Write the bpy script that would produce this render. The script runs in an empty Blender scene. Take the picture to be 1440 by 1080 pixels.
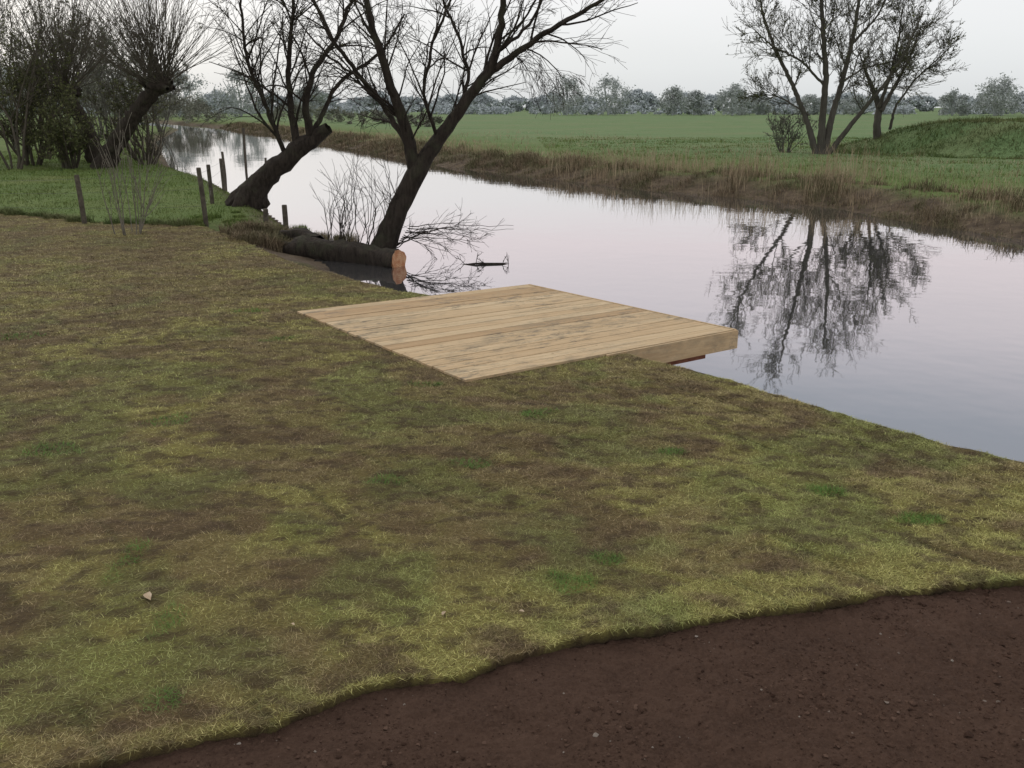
import bpy, math, random
import numpy as np
from mathutils import Vector
random.seed(7); rng=np.random.default_rng(11)
sc=bpy.context.scene
R=math.radians

# ---------------------------------------------------------------- helpers
def _hash(ix,iy,seed):
    h=(ix.astype(np.int64)*374761393+iy.astype(np.int64)*668265263+seed*1442695041)&0xffffffff
    h=((h^(h>>13))*1274126177)&0xffffffff
    return ((h^(h>>16))&0xffff)/65535.0
def vnoise(x,y,seed=0):
    ix=np.floor(x);iy=np.floor(y);fx=x-ix;fy=y-iy
    fx=fx*fx*(3-2*fx);fy=fy*fy*(3-2*fy)
    a=_hash(ix,iy,seed);b=_hash(ix+1,iy,seed);c=_hash(ix,iy+1,seed);d=_hash(ix+1,iy+1,seed)
    return (a*(1-fx)+b*fx)*(1-fy)+(c*(1-fx)+d*fx)*fy
def fbm(x,y,oct=4,seed=0):
    s=0;a=.5;t=0
    for i in range(oct):
        s=s+a*vnoise(x,y,seed+i*17);t+=a
        x,y=(x*.8-y*.6)*2.03+5.1,(x*.6+y*.8)*2.03+9.7;a*=.5
    return s/t
def smooth(a,b,x):
    t=np.clip((x-a)/(b-a),0,1);return t*t*(3-2*t)
def mk(name,V,F,mats,fmat=None,smoothf=False,attrs=None,cols=None,parent=None):
    me=bpy.data.meshes.new(name)
    V=np.asarray(V,dtype=np.float32)
    if not isinstance(F,list): F=[F]
    F=[np.asarray(f,dtype=np.int32) for f in F if len(f)]
    me.vertices.add(len(V));me.vertices.foreach_set('co',V.ravel())
    nl=sum(f.size for f in F);npoly=sum(len(f) for f in F)
    me.loops.add(nl);me.loops.foreach_set('vertex_index',np.concatenate([f.ravel() for f in F]))
    me.polygons.add(npoly)
    ls=[];o=0
    for f in F:
        ls.append(o+np.arange(len(f))*f.shape[1]);o+=f.size
    me.polygons.foreach_set('loop_start',np.concatenate(ls).astype(np.int32))
    if fmat is not None: me.polygons.foreach_set('material_index',np.asarray(fmat,dtype=np.int32))
    me.polygons.foreach_set('use_smooth',np.full(npoly,smoothf))
    if attrs:
        for k,v in attrs.items():
            a=me.attributes.new(k,'FLOAT','POINT');a.data.foreach_set('value',np.asarray(v,dtype=np.float32))
    if cols is not None:
        a=me.attributes.new('col','FLOAT_COLOR','POINT');a.data.foreach_set('color',np.column_stack([cols,np.ones(len(cols))]).astype(np.float32).ravel())
    for m in (mats if isinstance(mats,(list,tuple)) else [mats]): me.materials.append(m)
    me.update(calc_edges=True)
    ob=bpy.data.objects.new(name,me);sc.collection.objects.link(ob)
    if parent: ob.parent=parent
    return ob
def grid_faces(nu,nv):
    i=np.arange(nu-1)[:,None]*nv+np.arange(nv-1)[None,:]
    i=i.ravel();return np.stack([i,i+nv,i+nv+1,i+1],1)
def empty(name,loc=(0,0,0)):
    e=bpy.data.objects.new(name,None);e.location=loc;sc.collection.objects.link(e);return e

class NT:
    def __init__(s,name):
        s.m=bpy.data.materials.new(name);s.m.use_nodes=True;s.t=s.m.node_tree;s.t.nodes.clear()
        s.out=s.n('ShaderNodeOutputMaterial')
        s.pos=s.n('ShaderNodeNewGeometry').outputs['Position']
    def n(s,t,**k):
        x=s.t.nodes.new(t)
        for a,b in k.items(): setattr(x,a,b)
        return x
    def l(s,a,b): s.t.links.new(a,b)
    def noise(s,scale,detail=4,rough=.6,vec=None,stretch=None):
        n=s.n('ShaderNodeTexNoise');n.inputs['Scale'].default_value=scale;n.inputs['Detail'].default_value=detail;n.inputs['Roughness'].default_value=rough
        v=vec or s.pos
        if stretch:
            mp=s.n('ShaderNodeMapping');mp.inputs['Scale'].default_value=stretch[0];mp.inputs['Rotation'].default_value=stretch[1]
            s.l(v,mp.inputs['Vector']);v=mp.outputs[0]
        s.l(v,n.inputs['Vector']);return n.outputs['Fac']
    def ramp(s,f,stops):
        r=s.n('ShaderNodeValToRGB');e=r.color_ramp.elements
        while len(e)<len(stops): e.new(.5)
        for i,(p,c) in enumerate(stops):
            e[i].position=p;e[i].color=(*c,1) if hasattr(c,'__len__') else (c,c,c,1)
        s.l(f,r.inputs[0]);return r.outputs[0]
    def mix(s,f,a,b,mode='MIX'):
        m=s.n('ShaderNodeMix',data_type='RGBA',blend_type=mode)
        for v,i in ((f,0),(a,6),(b,7)):
            if hasattr(v,'links'): s.l(v,m.inputs[i])
            elif hasattr(v,'__len__'): m.inputs[i].default_value=(*v,1)
            else: m.inputs[i].default_value=v
        return m.outputs[2]
    def math(s,op,a,b=0.):
        m=s.n('ShaderNodeMath',operation=op)
        for v,i in ((a,0),(b,1)):
            if hasattr(v,'links'): s.l(v,m.inputs[i])
            else: m.inputs[i].default_value=v
        return m.outputs[0]
    def attr(s,name,o='Fac'):
        a=s.n('ShaderNodeAttribute');a.attribute_name=name;return a.outputs[o]
    def done(s,col,rough=.9,bump=None,bs=.3,bd=.02,spec=.2):
        b=s.n('ShaderNodeBsdfPrincipled')
        if hasattr(col,'links'): s.l(col,b.inputs['Base Color'])
        else: b.inputs['Base Color'].default_value=(*col,1)
        b.inputs['Roughness'].default_value=rough
        b.inputs['Specular IOR Level'].default_value=spec
        if bump is not None:
            bp=s.n('ShaderNodeBump');bp.inputs['Strength'].default_value=bs;bp.inputs['Distance'].default_value=bd
            s.l(bump,bp.inputs['Height']);s.l(bp.outputs[0],b.inputs['Normal'])
        s.l(b.outputs[0],s.out.inputs[0]);return s.m

# ---------------------------------------------------------------- materials
def lerpc(f,a,b): return a+(b-a)*f[...,None]
def lawn_rgb(x,y):
    """colour of the newly laid turf, a function of world x,y"""
    C=lambda *c: np.array(c)*np.ones(x.shape+(1,))
    big=fbm(x*.8,y*.8,4,101);mid=fbm(x*2.6+.5*y,y*4.6,5,102);fine=fbm(x*10,y*15,4,103)
    olive=C(.262,.228,.080);yel=C(.345,.325,.098);brn=C(.178,.124,.064);dk=C(.098,.068,.036);grn=C(.200,.250,.066);tan=C(.280,.215,.100)
    c=lerpc(smooth(.40,.60,big),olive,yel)
    c=lerpc(.6*smooth(.50,.66,fbm(x*1.7,y*2.2,4,104)),c,tan)
    c=lerpc(.72*smooth(.50,.63,mid),c,brn)
    c=lerpc(.5*smooth(.52,.68,fbm(x*1.4,y*1.4,4,105)),c,grn)
    c=lerpc(.70*smooth(.53,.66,fine),c,dk)
    v=(x*.771+y*.637)+.07*(fbm(x*1.1,y*1.1,3,106)-.5);u=(-x*.637+y*.771)
    k=np.floor(v/.62);fr=(v/.62-k);ed=np.minimum(fr,1-fr)*.62
    ul=u/2.1+_hash(k,k*0+3,5);ku=np.floor(ul);eu=np.minimum(ul-ku,1-(ul-ku))*2.1
    c=c*(.955+.09*_hash(k,ku,9))[...,None]
    seam=np.maximum(smooth(.030,.006,ed),.5*smooth(.028,.006,eu))*smooth(.50,.70,fbm(x*1.3,y*1.3,3,107)+.08)
    c=lerpc(.55*seam,c,C(.080,.085,.030))
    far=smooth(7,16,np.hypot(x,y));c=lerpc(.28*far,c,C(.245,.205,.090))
    return c,seam
def m_turf():
    t=NT('lawn_turf'); c=t.attr('col','Color')
    c=t.mix(1.,c,(.64,.58,.54),'MULTIPLY')
    f=t.noise(60,3,.7)
    c=t.mix(t.ramp(f,[(.35,0.),(.65,1.)]),t.mix(.55,c,(.055,.038,.022)),c)
    return t.done(c,.95,t.noise(40,3,.75),.9,.03)
def m_blades():
    t=NT('lawn_grass_blades'); c=t.attr('col','Color')
    return t.done(c,.75,spec=.2)
def m_two(name,a,b,scale=1.,rough=.9,c3=None):
    t=NT(name);r=t.attr('rnd')
    c=t.mix(r,a,b)
    n=t.ramp(t.noise(scale,2,.6),[(.38,0.),(.62,1.)])
    c=t.mix(n,c,c3 if c3 else t.mix(.5,c,(.0,.0,.0)))
    return t.done(c,rough)
def m_bark(name,a,b,scale=14):
    t=NT(name)
    n=t.noise(scale,5,.7,stretch=((1,1,.22),(0,0,0)))
    c=t.ramp(n,[(.3,a),(.7,b)])
    c=t.mix(t.math('MULTIPLY',t.ramp(t.noise(2.5,3,.6),[(.5,0.),(.7,1.)]),.35),c,(.075,.085,.045))
    return t.done(c,.95,n,1.,.04)
def m_ground():
    t=NT('ground'); r=t.attr('bank'); far=t.attr('far')
    g=t.ramp(t.noise(.25,5,.65),[(.3,(.095,.140,.034)),(.5,(.125,.180,.045)),(.7,(.165,.190,.058))])
    g2=t.ramp(t.noise(.05,6,.62,stretch=((1,4,1),(0,0,R(-8)))),[(.3,(.130,.205,.080)),(.48,(.160,.240,.098)),(.6,(.200,.240,.108)),(.75,(.24,.235,.13))])
    g=t.mix(far,g,g2)
    g=t.mix(t.ramp(t.noise(9,4,.7),[(.35,.45),(.65,0.)]),g,(.05,.065,.02))
    b=t.ramp(t.noise(2.2,5,.7),[(.3,(.045,.032,.021)),(.5,(.095,.068,.044)),(.7,(.16,.122,.077))])
    c=t.mix(r,g,b)
    return t.done(c,.95,t.noise(12,4,.7),.8,.05)
def m_soil():
    t=NT('dark_soil')
    c=t.ramp(t.noise(3,5,.7),[(.3,(.048,.027,.0185)),(.55,(.072,.041,.028)),(.75,(.098,.058,.040))])
    c=t.mix(t.ramp(t.noise(60,4,.75),[(.35,.0),(.7,.6)]),c,(.125,.075,.052))
    return t.done(c,.95,t.noise(70,5,.8),.9,.014,spec=.12)
def m_clod():
    t=NT('soil_crumbs');r=t.attr('rnd')
    c=t.ramp(r,[(0,(.040,.022,.015)),(.6,(.078,.045,.031)),(.98,(.112,.068,.048)),(1,(.27,.23,.19))])
    return t.done(c,.95,t.noise(140,2,.7),.7,.006,spec=.1)
def m_water():
    t=NT('river_water')
    d=t.n('ShaderNodeBsdfDiffuse');d.inputs[0].default_value=(.060,.060,.060,1)
    g=t.n('ShaderNodeBsdfGlossy');g.inputs['Color'].default_value=(.99,.965,.97,1);g.inputs['Roughness'].default_value=.025
    fr=t.n('ShaderNodeFresnel');fr.inputs[0].default_value=1.34
    f=t.math('POWER',fr.outputs[0],.38)
    n1=t.noise(1.3,2,.5);n2=t.noise(.22,2,.5)
    h=t.math('ADD',t.math('MULTIPLY',n1,.35),t.math('MULTIPLY',n2,.8))
    bp=t.n('ShaderNodeBump');bp.inputs['Strength'].default_value=.09;bp.inputs['Distance'].default_value=.1
    t.l(h,bp.inputs['Height'])
    for x in (g,fr): t.l(bp.outputs[0],x.inputs['Normal'])
    m=t.n('ShaderNodeMixShader');t.l(f,m.inputs[0]);t.l(d.outputs[0],m.inputs[1]);t.l(g.outputs[0],m.inputs[2])
    t.l(m.outputs[0],t.out.inputs[0]);return t.m
ANG=math.atan2(1.79,2.99)
def m_wood():
    t=NT('new_softwood');r=t.attr('rnd')
    mp=t.n('ShaderNodeVectorRotate');mp.rotation_type='Z_AXIS';mp.inputs['Angle'].default_value=-ANG
    t.l(t.pos,mp.inputs['Vector'])
    gr=t.noise(30,5,.7,vec=mp.outputs[0],stretch=((.05,1,1),(0,0,0)))
    c=t.ramp(r,[(0,(.47,.320,.175)),(.5,(.56,.405,.235)),(1,(.63,.485,.300))])
    c=t.mix(t.ramp(gr,[(.38,.0),(.62,1.)]),t.mix(1.,c,(.84,.79,.73),'MULTIPLY'),c)
    st=t.noise(1.0,6,.8,vec=mp.outputs[0],stretch=((.6,1.5,1),(0,0,0)))
    st=t.ramp(st,[(.52,0.),(.64,.50)])
    c=t.mix(st,c,(.240,.195,.125))
    st2=t.noise(9,4,.8,vec=mp.outputs[0],stretch=((.5,1.3,1),(0,0,0)))
    st3=t.math('MULTIPLY',t.ramp(st2,[(.50,0.),(.62,1.)]),t.ramp(t.noise(.8,2,.5),[(.42,.1),(.6,.75)]))
    c=t.mix(st3,c,(.16,.135,.095))
    kn=t.n('ShaderNodeTexVoronoi');kn.inputs['Scale'].default_value=3.2;t.l(mp.outputs[0],kn.inputs['Vector'])
    k=t.ramp(kn.outputs['Distance'],[(.03,1.),(.06,0.)])
    c=t.mix(t.math('MULTIPLY',k,.6),c,(.18,.095,.04))
    return t.done(c,.75,gr,.35,.004,spec=.25)
def m_cut():
    t=NT('cut_wood')
    tc=t.n('ShaderNodeTexCoord');w=t.n('ShaderNodeTexWave',wave_type='RINGS',rings_direction='X')
    w.inputs['Scale'].default_value=9;w.inputs['Distortion'].default_value=2.5;w.inputs['Detail'].default_value=3
    t.l(tc.outputs['Object'],w.inputs['Vector'])
    c=t.ramp(w.outputs['Fac'],[(0,(.42,.20,.095)),(1,(.66,.43,.26))])
    c=t.mix(t.ramp(t.noise(9,4,.6),[(.4,0.),(.6,.8)]),c,(.38,.14,.06))
    return t.done(c,.8,t.noise(50),.4,.01)
def m_plain(name,a,b,scale=3,rough=.9):
    t=NT(name);n=t.noise(scale,5,.65)
    return t.done(t.ramp(n,[(.3,a),(.7,b)]),rough,n,.4,.02)

M_turf=m_turf();M_bl=m_blades();M_ground=m_ground();M_soil=m_soil();M_clod=m_clod();M_water=m_water()
M_wood=m_wood();M_cut=m_cut()
M_bark=m_bark('willow_bark',(.017,.013,.010),(.060,.047,.036))
M_twig=m_bark('mid_bark',(.060,.050,.038),(.125,.104,.078))
M_bark2=m_bark('pale_twig_bark',(.16,.14,.11),(.28,.25,.20))
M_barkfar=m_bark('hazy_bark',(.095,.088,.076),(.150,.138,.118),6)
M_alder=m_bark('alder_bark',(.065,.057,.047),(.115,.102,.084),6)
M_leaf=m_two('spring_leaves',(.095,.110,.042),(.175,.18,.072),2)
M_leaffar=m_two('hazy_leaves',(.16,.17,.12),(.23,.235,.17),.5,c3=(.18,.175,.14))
M_dist=m_two('hazed_tree_foliage',(.36,.385,.37),(.46,.48,.455),.08,c3=(.41,.43,.41))  # distance haze put into the base colour: pale grey instead of leaf green
M_dist2=m_two('hazed_hedge_foliage',(.44,.475,.485),(.54,.57,.575),.05,c3=(.49,.52,.525))  # paler and bluer still, haze of the far hedges and woods in the colour
M_reed=m_two('dry_reed',(.29,.22,.135),(.54,.44,.29),.8,c3=(.34,.255,.16))
M_brush=m_two('dead_bank_growth',(.105,.078,.050),(.29,.215,.135),1.2,c3=(.12,.112,.055))
M_mead=m_two('meadow_grass',(.080,.132,.028),(.160,.215,.054),.6,c3=(.13,.155,.044))
M_rough=m_two('rough_mound_grass',(.060,.094,.026),(.125,.170,.048),.5,c3=(.14,.142,.062))
M_post=m_plain('weathered_post',(.05,.04,.03),(.14,.12,.09),9)
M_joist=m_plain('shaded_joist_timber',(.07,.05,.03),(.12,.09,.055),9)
M_rust=m_plain('red_brown_beam',(.16,.055,.034),(.26,.11,.065),8)
M_wire=m_plain('fence_wire',(.06,.055,.05),(.1,.09,.085),8,.5)

# ---------------------------------------------------------------- layout (metres, x right, y away, river surface z=-0.4)
WZ=-.4
near=[(80,-84),(20,-13),(9.1,-.2),(3.90,6.12),(2.95,7.16),(1.45,9.05),(-.7,12.05),(-1.42,12.6),(-2.0,13.6),(-2.75,15.1),(-3.3,16.7),(-4.1,18.3),(-4.78,20.7),(-6.9,25.7),(-9.5,31.1),(-11.9,36.2),(-16.3,43.6),(-31,79.7),(-45.5,126),(-100,210)]
farb=[(-92,222),(-43.5,137),(-26.2,101),(-17.2,79.7),(-9.4,61),(-3.6,46.3),(.92,39.1),(4.66,33),(7.2,30.6),(9.4,27.2),(10.55,22.9),(11.6,20.1),(17,11),(35,-12),(100,-84)]
def seg_dist(px,py,poly):
    d=np.full(px.shape,1e9)
    for (a,b),(c,e) in zip(poly[:-1],poly[1:]):
        vx,vy=c-a,e-b;t=np.clip(((px-a)*vx+(py-b)*vy)/(vx*vx+vy*vy),0,1)
        d=np.minimum(d,np.hypot(px-a-t*vx,py-b-t*vy))
    return d
def inside(px,py,poly):
    r=np.zeros(px.shape,bool);n=len(poly)
    for i in range(n):
        x1,y1=poly[i];x2,y2=poly[(i+1)%n]
        if y1==y2: continue
        r^=((y1>py)!=(y2>py))&(px<(x2-x1)*(py-y1)/(y2-y1)+x1)
    return r
rivpoly=near+farb
def terrain(x,y):
    w=.35*(fbm(x*.5,y*.5,3,5)-.5)*smooth(16,30,y)
    dn=seg_dist(x,y,near);df=seg_dist(x,y,farb);ins=inside(x,y,rivpoly)
    farside=(df<dn)
    cove=np.exp(-(((x+5.2)/2.6)**2+((y-17.5)/3.2)**2))
    wn=.22+1.5*cove+.6*smooth(19,24,y)
    top=np.where(farside,.12,-.035)
    md=np.sqrt(((x-33.5)/16.0)**2+((y-51)/8.5)**2)
    mound=1.62*smooth(1.0,.55,md+.22*(fbm(x*.25,y*.25,3,12)-.5))+.30*smooth(1,.8,md)*(fbm(x*.9,y*.9,3,13)-.5)
    lump=.22*(fbm(x*.35,y*.35,4,3)-.5)
    wf=2.2
    zo=np.where(farside,WZ-.02+(top-WZ)*smooth(0,1,(df+w+.05)/wf)+smooth(2,7,df)*(mound+lump)+.12*smooth(0,1,df)*(fbm(x*2,y*2,3,8)-.4),
                WZ-.02+(top-WZ)*smooth(0,1,dn/wn)+smooth(20.5,26,y)*smooth(1,4,dn)*lump+cove*.10*(fbm(x*3,y*3,3,14)-.5))
    zi=WZ-.02-.9*smooth(0,2.5,np.minimum(dn,df))
    return np.where(ins,zi,zo),dn,df,ins,farside

def axis(c,a,lo,hi,n):
    u=np.linspace(math.asinh((lo-c)/a),math.asinh((hi-c)/a),n);return c+a*np.sinh(u)
gx=axis(0,9,-2500,2500,640);gy=axis(16,11,-800,3500,640)
X,Y=np.meshgrid(gx,gy,indexing='ij')
Z,dn,df,ins,fs=terrain(X,Y)
lowered=.10*(1-smooth(19.2,20.6,Y+.35*(X+6.7)*(X<-6.7)))*(~fs)*smooth(.0,.4,dn)*(~ins)*(X<9)*(Y>-30)*(X>-60)
cove_keep=np.exp(-(((X+4.4)/2.2)**2+((Y-18)/3)**2))>.35
Z=Z-np.where(cove_keep,0,lowered)
bankm=np.where(fs,1-smooth(1.2,2.8,df+1.8*(fbm(X*.8,Y*.8,3,2)-.5)),1-smooth(.3,1.2,dn+.8*(fbm(X,Y,3,4)-.5)))
bankm=np.maximum(bankm,np.exp(-(((X+4.6)/2.0)**2+((Y-17.3)/2.9)**2))*1.6).clip(0,1)
bankm=np.where(ins,1,bankm)
farm=fs*smooth(3,20,df)
mk('ground',np.stack([X,Y,Z],-1).reshape(-1,3),grid_faces(640,640),M_ground,smoothf=True,attrs={'bank':bankm.ravel(),'far':farm.ravel()})
wp=np.array([(-400,-200,WZ),(400,-200,WZ),(400,400,WZ),(-400,400,WZ)])
mk('river_water',wp,np.array([[0,1,2,3]]),M_water)

# ---------------------------------------------------------------- lawn sheet
def resample(pts,n,w=None):
    p=np.array(pts,float);d=np.r_[0,np.cumsum(np.hypot(*np.diff(p,axis=0).T))]
    s=np.linspace(0,d[-1],n) if w is None else w*d[-1]
    return np.stack([np.interp(s,d,p[:,0]),np.interp(s,d,p[:,1])],1)
bank_line=[(-40,36),(-16,24.6),(-12.8,22.4),(-9.7,20.5),(-6.73,19.7),(-5.06,17.14),(-3.57,14.72),(-2.38,13.37),(-1.51,12.44),(-.78,11.9),(1.34,8.95),(2.16,8.05),(2.87,7.06),(3.76,6.06),(4.85,4.82)]
soil_line=[(-40,-12),(-14,-2.5),(-6,1.3),(-3.4,2.45),(-1.86,2.91),(-1.44,3.06),(-1.03,3.19),(-.70,3.41),(-.23,3.56),(.28,3.80),(.79,3.93),(1.41,4.09),(2.04,4.27),(2.85,4.41),(3.9,4.62),(4.85,4.80)]
NU,NV=900,400
uw=np.linspace(0,1,NU);wb=1-(1-uw)**1.7
B=resample(bank_line,NU,wb);S=resample(soil_line,NU,wb)
S=S+.022*(np.stack([vnoise(S[:,0]*4,S[:,1]*4,1),vnoise(S[:,0]*4,S[:,1]*4,2)],1)-.5)*2+.012*(np.stack([vnoise(S[:,0]*40,S[:,1]*40,1),vnoise(S[:,0]*40,S[:,1]*40,2)],1)-.5)*2
B=B+.05*(np.stack([vnoise(B[:,0]*3,B[:,1]*3,3),vnoise(B[:,0]*3,B[:,1]*3,4)],1)-.5)
vv=np.linspace(0,1,NV)**1.25
L=S[:,None,:]*(1-vv[None,:,None])+B[:,None,:]*vv[None,:,None]
deckq=[(-2.73,11.07),(.26,12.86),(2.62,10.09),(-.43,8.07)]
def lawnz(x,y):
    z=.040*(fbm(x*1.3,y*1.3,3,21)-.5)+.034*(fbm(x*6,y*6,3,22)-.5)
    d=np.where(inside(x,y,deckq),-seg_dist(x,y,deckq+deckq[:1]),seg_dist(x,y,deckq+deckq[:1]))
    return z*smooth(-.0,.6,d)-.12*smooth(-.03,-.10,d), d
lz,dd=lawnz(L[...,0],L[...,1])
lc,seam=lawn_rgb(L[...,0],L[...,1]);lz=lz-.010*seam*(dd>.3)
LV=np.dstack([L,lz])
sk1=LV[:,0:1,:]+np.array([.0,.004,-.07]);sk2=LV[:,-1:,:]+np.array([-.02,-.02,-.20])
LVs=np.concatenate([sk1,LV,sk2],1)
dkc=np.ones((NU,1,3))*np.array([.05,.034,.022])
mk('lawn',LVs.reshape(-1,3),grid_faces(NU,NV+2),M_turf,smoothf=True,cols=np.concatenate([dkc,lc,dkc],1).reshape(-1,3))

def blades(name,P,h,w,lean,mat,rnd,col=None,bend=True,parent=None):
    n=len(P);a=rng.random(n)*2*np.pi;b=a+np.pi/2+rng.normal(0,.4,n)
    wx=np.stack([np.cos(a),np.sin(a),0*a],1)*(w[:,None]/2)
    ld=np.stack([np.cos(b),np.sin(b),0*b],1)
    if bend:
        mid=P+ld*(lean*h*.35)[:,None]+np.array([0,0,1])*(h*.55)[:,None]
        tip=P+ld*(lean*h)[:,None]+np.array([0,0,1])*(h*np.clip(1-.35*lean,.2,1))[:,None]
        V=np.stack([P-wx,P+wx,mid-wx*.8,mid+wx*.8,tip],1).reshape(-1,3)
        i=np.arange(n)*5
        F=[np.stack([i,i+1,i+3,i+2],1),np.stack([i+2,i+3,i+4],1)];k=5
    else:
        tip=P+ld*(lean*h)[:,None]+np.array([0,0,1])*(h*np.clip(1-.45*lean,.15,1))[:,None]
        V=np.stack([P-wx,P+wx,tip],1).reshape(-1,3);i=np.arange(n)*3
        F=[np.stack([i,i+1,i+2],1)];k=3
    return mk(name,V,F,mat,attrs={'rnd':np.repeat(rnd,k)},cols=None if col is None else np.repeat(col,k,axis=0),parent=parent)
patches=[(-3.35,11.2,.30,.16),(-.85,8.0,.26,.10),(.24,7.15,.22,.12),(.31,4.35,.16,.13),(.57,4.62,.14,.10),(-5.6,9.8,.35,.2),(-5.9,8.9,.3,.2),(-.31,6.03,.22,.12),(-2.65,9.75,.28,.12),(-.9,5.75,.18,.1),(-2.9,7.0,.25,.2),(2.1,5.6,.2,.12),(-1.75,4.0,.10,.30),(-2.2,4.6,.1,.3),(2.6,5.15,.25,.1),(-3.5,6.3,.3,.2),(-1.55,3.35,.12,.12),(1.2,6.3,.2,.08)]
NB=560000
ii=rng.random(NB*3)*(NU-1);jj=rng.random(NB*3)*(NV-1)
i0=ii.astype(int);j0=jj.astype(int);fi=(ii-i0)[:,None];fj=(jj-j0)[:,None]
LL=LV
P=LL[i0,j0]*(1-fi)*(1-fj)+LL[i0+1,j0]*fi*(1-fj)+LL[i0,j0+1]*(1-fi)*fj+LL[i0+1,j0+1]*fi*fj
A=L[:-1,:-1];Bq=L[1:,:-1];Cq=L[:-1,1:]
area=np.abs((Bq-A)[...,0]*(Cq-A)[...,1]-(Bq-A)[...,1]*(Cq-A)[...,0])[i0,j0]
dist=np.hypot(P[:,0],P[:,1])
wgt=area/np.clip(dist,3,40)**1.7*(np.abs(P[:,0])<P[:,1]*.85+2)*(P[:,1]>1)
bare=smooth(.62,.46,fbm(P[:,0]*5.5,P[:,1]*7,4,77))
wgt=wgt*(.18+.82*bare)
_,dk=lawnz(P[:,0],P[:,1]);wgt=wgt*(dk>.012)
wgt/=wgt.sum()
idx=rng.choice(len(P),NB,replace=False,p=wgt)
P=P[idx];dist=dist[idx]
pm=np.zeros(len(P))
for (a,b,sxx,syy) in patches:
    q=((P[:,0]-a)/sxx)**2+((P[:,1]-b)/syy)**2+1.6*(fbm(P[:,0]*9,P[:,1]*9,3,9)-.5)
    pm=np.maximum(pm,.9*smooth(1.0,.2,q)*(rng.random(len(P))<.85))
sc_h=np.clip(dist/5,1,3)
h=(.014+.022*rng.random(len(P)))*(1+.45*pm)*(.8+.2*sc_h)
w=(.0022+.0024*rng.random(len(P)))*sc_h
lean=.6+1.9*rng.random(len(P));lean=np.where(pm>.3,lean*.6,lean)
P[:,2]-=.002
bc,_=lawn_rgb(P[:,0],P[:,1])
rr=rng.random(len(P))
bc=bc*np.interp(rr,[0,.5,.85,1],[.70,1.08,1.45,2.0])[:,None]*np.stack([np.interp(rr,[0,1],[.97,1.04]),np.ones(len(P)),np.interp(rr,[0,1],[.9,1.25])],1)
gcol=np.array([.065,.14,.024])+(np.array([.13,.25,.05])-np.array([.065,.14,.024]))*rng.random(len(P))[:,None]
bc=bc+(gcol-bc)*pm[:,None]
blades('lawn_grass',P,h,w,lean,M_bl,rr,col=np.clip(bc,0,.8),bend=False)

# ---------------------------------------------------------------- soil in the foreground
qx=axis(1.0,2.2,-14,5.6,620);qy=axis(3.2,1.8,-8,5.6,500)
X,Y=np.meshgrid(qx,qy,indexing='ij')
Z,dn2,_,ins2,_=terrain(X,Y)
nz=.045*(fbm(X*1.6,Y*1.6,3,31)-.5)+.034*(fbm(X*8,Y*8,4,32)-.5)+.034*np.abs(fbm(X*26,Y*26,3,33)-.5)+.008*rng.random(X.shape)
Z=Z+nz*smooth(.1,.5,dn2)-.002
Z=np.minimum(Z,-.012)
Z=Z-.05*(inside(X,Y,soil_line+bank_line[::-1])&(seg_dist(X,Y,soil_line)>.12))
SP=Z
mk('soil',np.stack([X,Y,Z],-1).reshape(-1,3),grid_faces(620,500),M_soil,smoothf=True)
ico=np.array([(0,0,1),(.9,0,.35),(.28,.85,.35),(-.72,.53,.35),(-.72,-.53,.35),(.28,-.85,.35),(.72,.5,-.4),(-.28,.85,-.4),(-.9,0,-.4),(-.28,-.85,-.4),(.72,-.5,-.4),(0,0,-1)])
icf=np.array([(0,1,2),(0,2,3),(0,3,4),(0,4,5),(0,5,1),(1,6,2),(2,7,3),(3,8,4),(4,9,5),(5,10,1),(6,7,2),(7,8,3),(8,9,4),(9,10,5),(10,6,1),(11,7,6),(11,8,7),(11,9,8),(11,10,9),(11,6,10)])
NC=42000
cx=rng.random(NC*3)*9-3;cy=rng.random(NC*3)*3.4+1.6
keep=inside(cx,cy,[(a,b-.01) for a,b in soil_line]+[(4.85,-20),(-40,-20)])&(seg_dist(cx,cy,near)>.25)
cx=cx[keep][:NC];cy=cy[keep][:NC];n=len(cx)
zi=np.interp(cx,qx,np.arange(len(qx)));zj=np.interp(cy,qy,np.arange(len(qy)))
cz=SP[zi.round().astype(int),zj.round().astype(int)]
cld=.6+.6*smooth(.35,.65,fbm(cx*2.5,cy*2.5,3,35))
r=(.0018+.0042*rng.random(n)**2.2+ .010*rng.random(n)**18)*cld
off=ico[None]*(1+.35*rng.normal(0,1,(n,12,1)).clip(-1.5,1.5))*r[:,None,None]*np.array([1,1,.75])
V=off+np.stack([cx,cy,cz+r*.1],1)[:,None,:]
mk('soil_crumbs',V.reshape(-1,3),(icf[None]+(np.arange(n)*12)[:,None,None]).reshape(-1,3),M_clod,attrs={'rnd':np.repeat(rng.random(n),12)})

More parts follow.
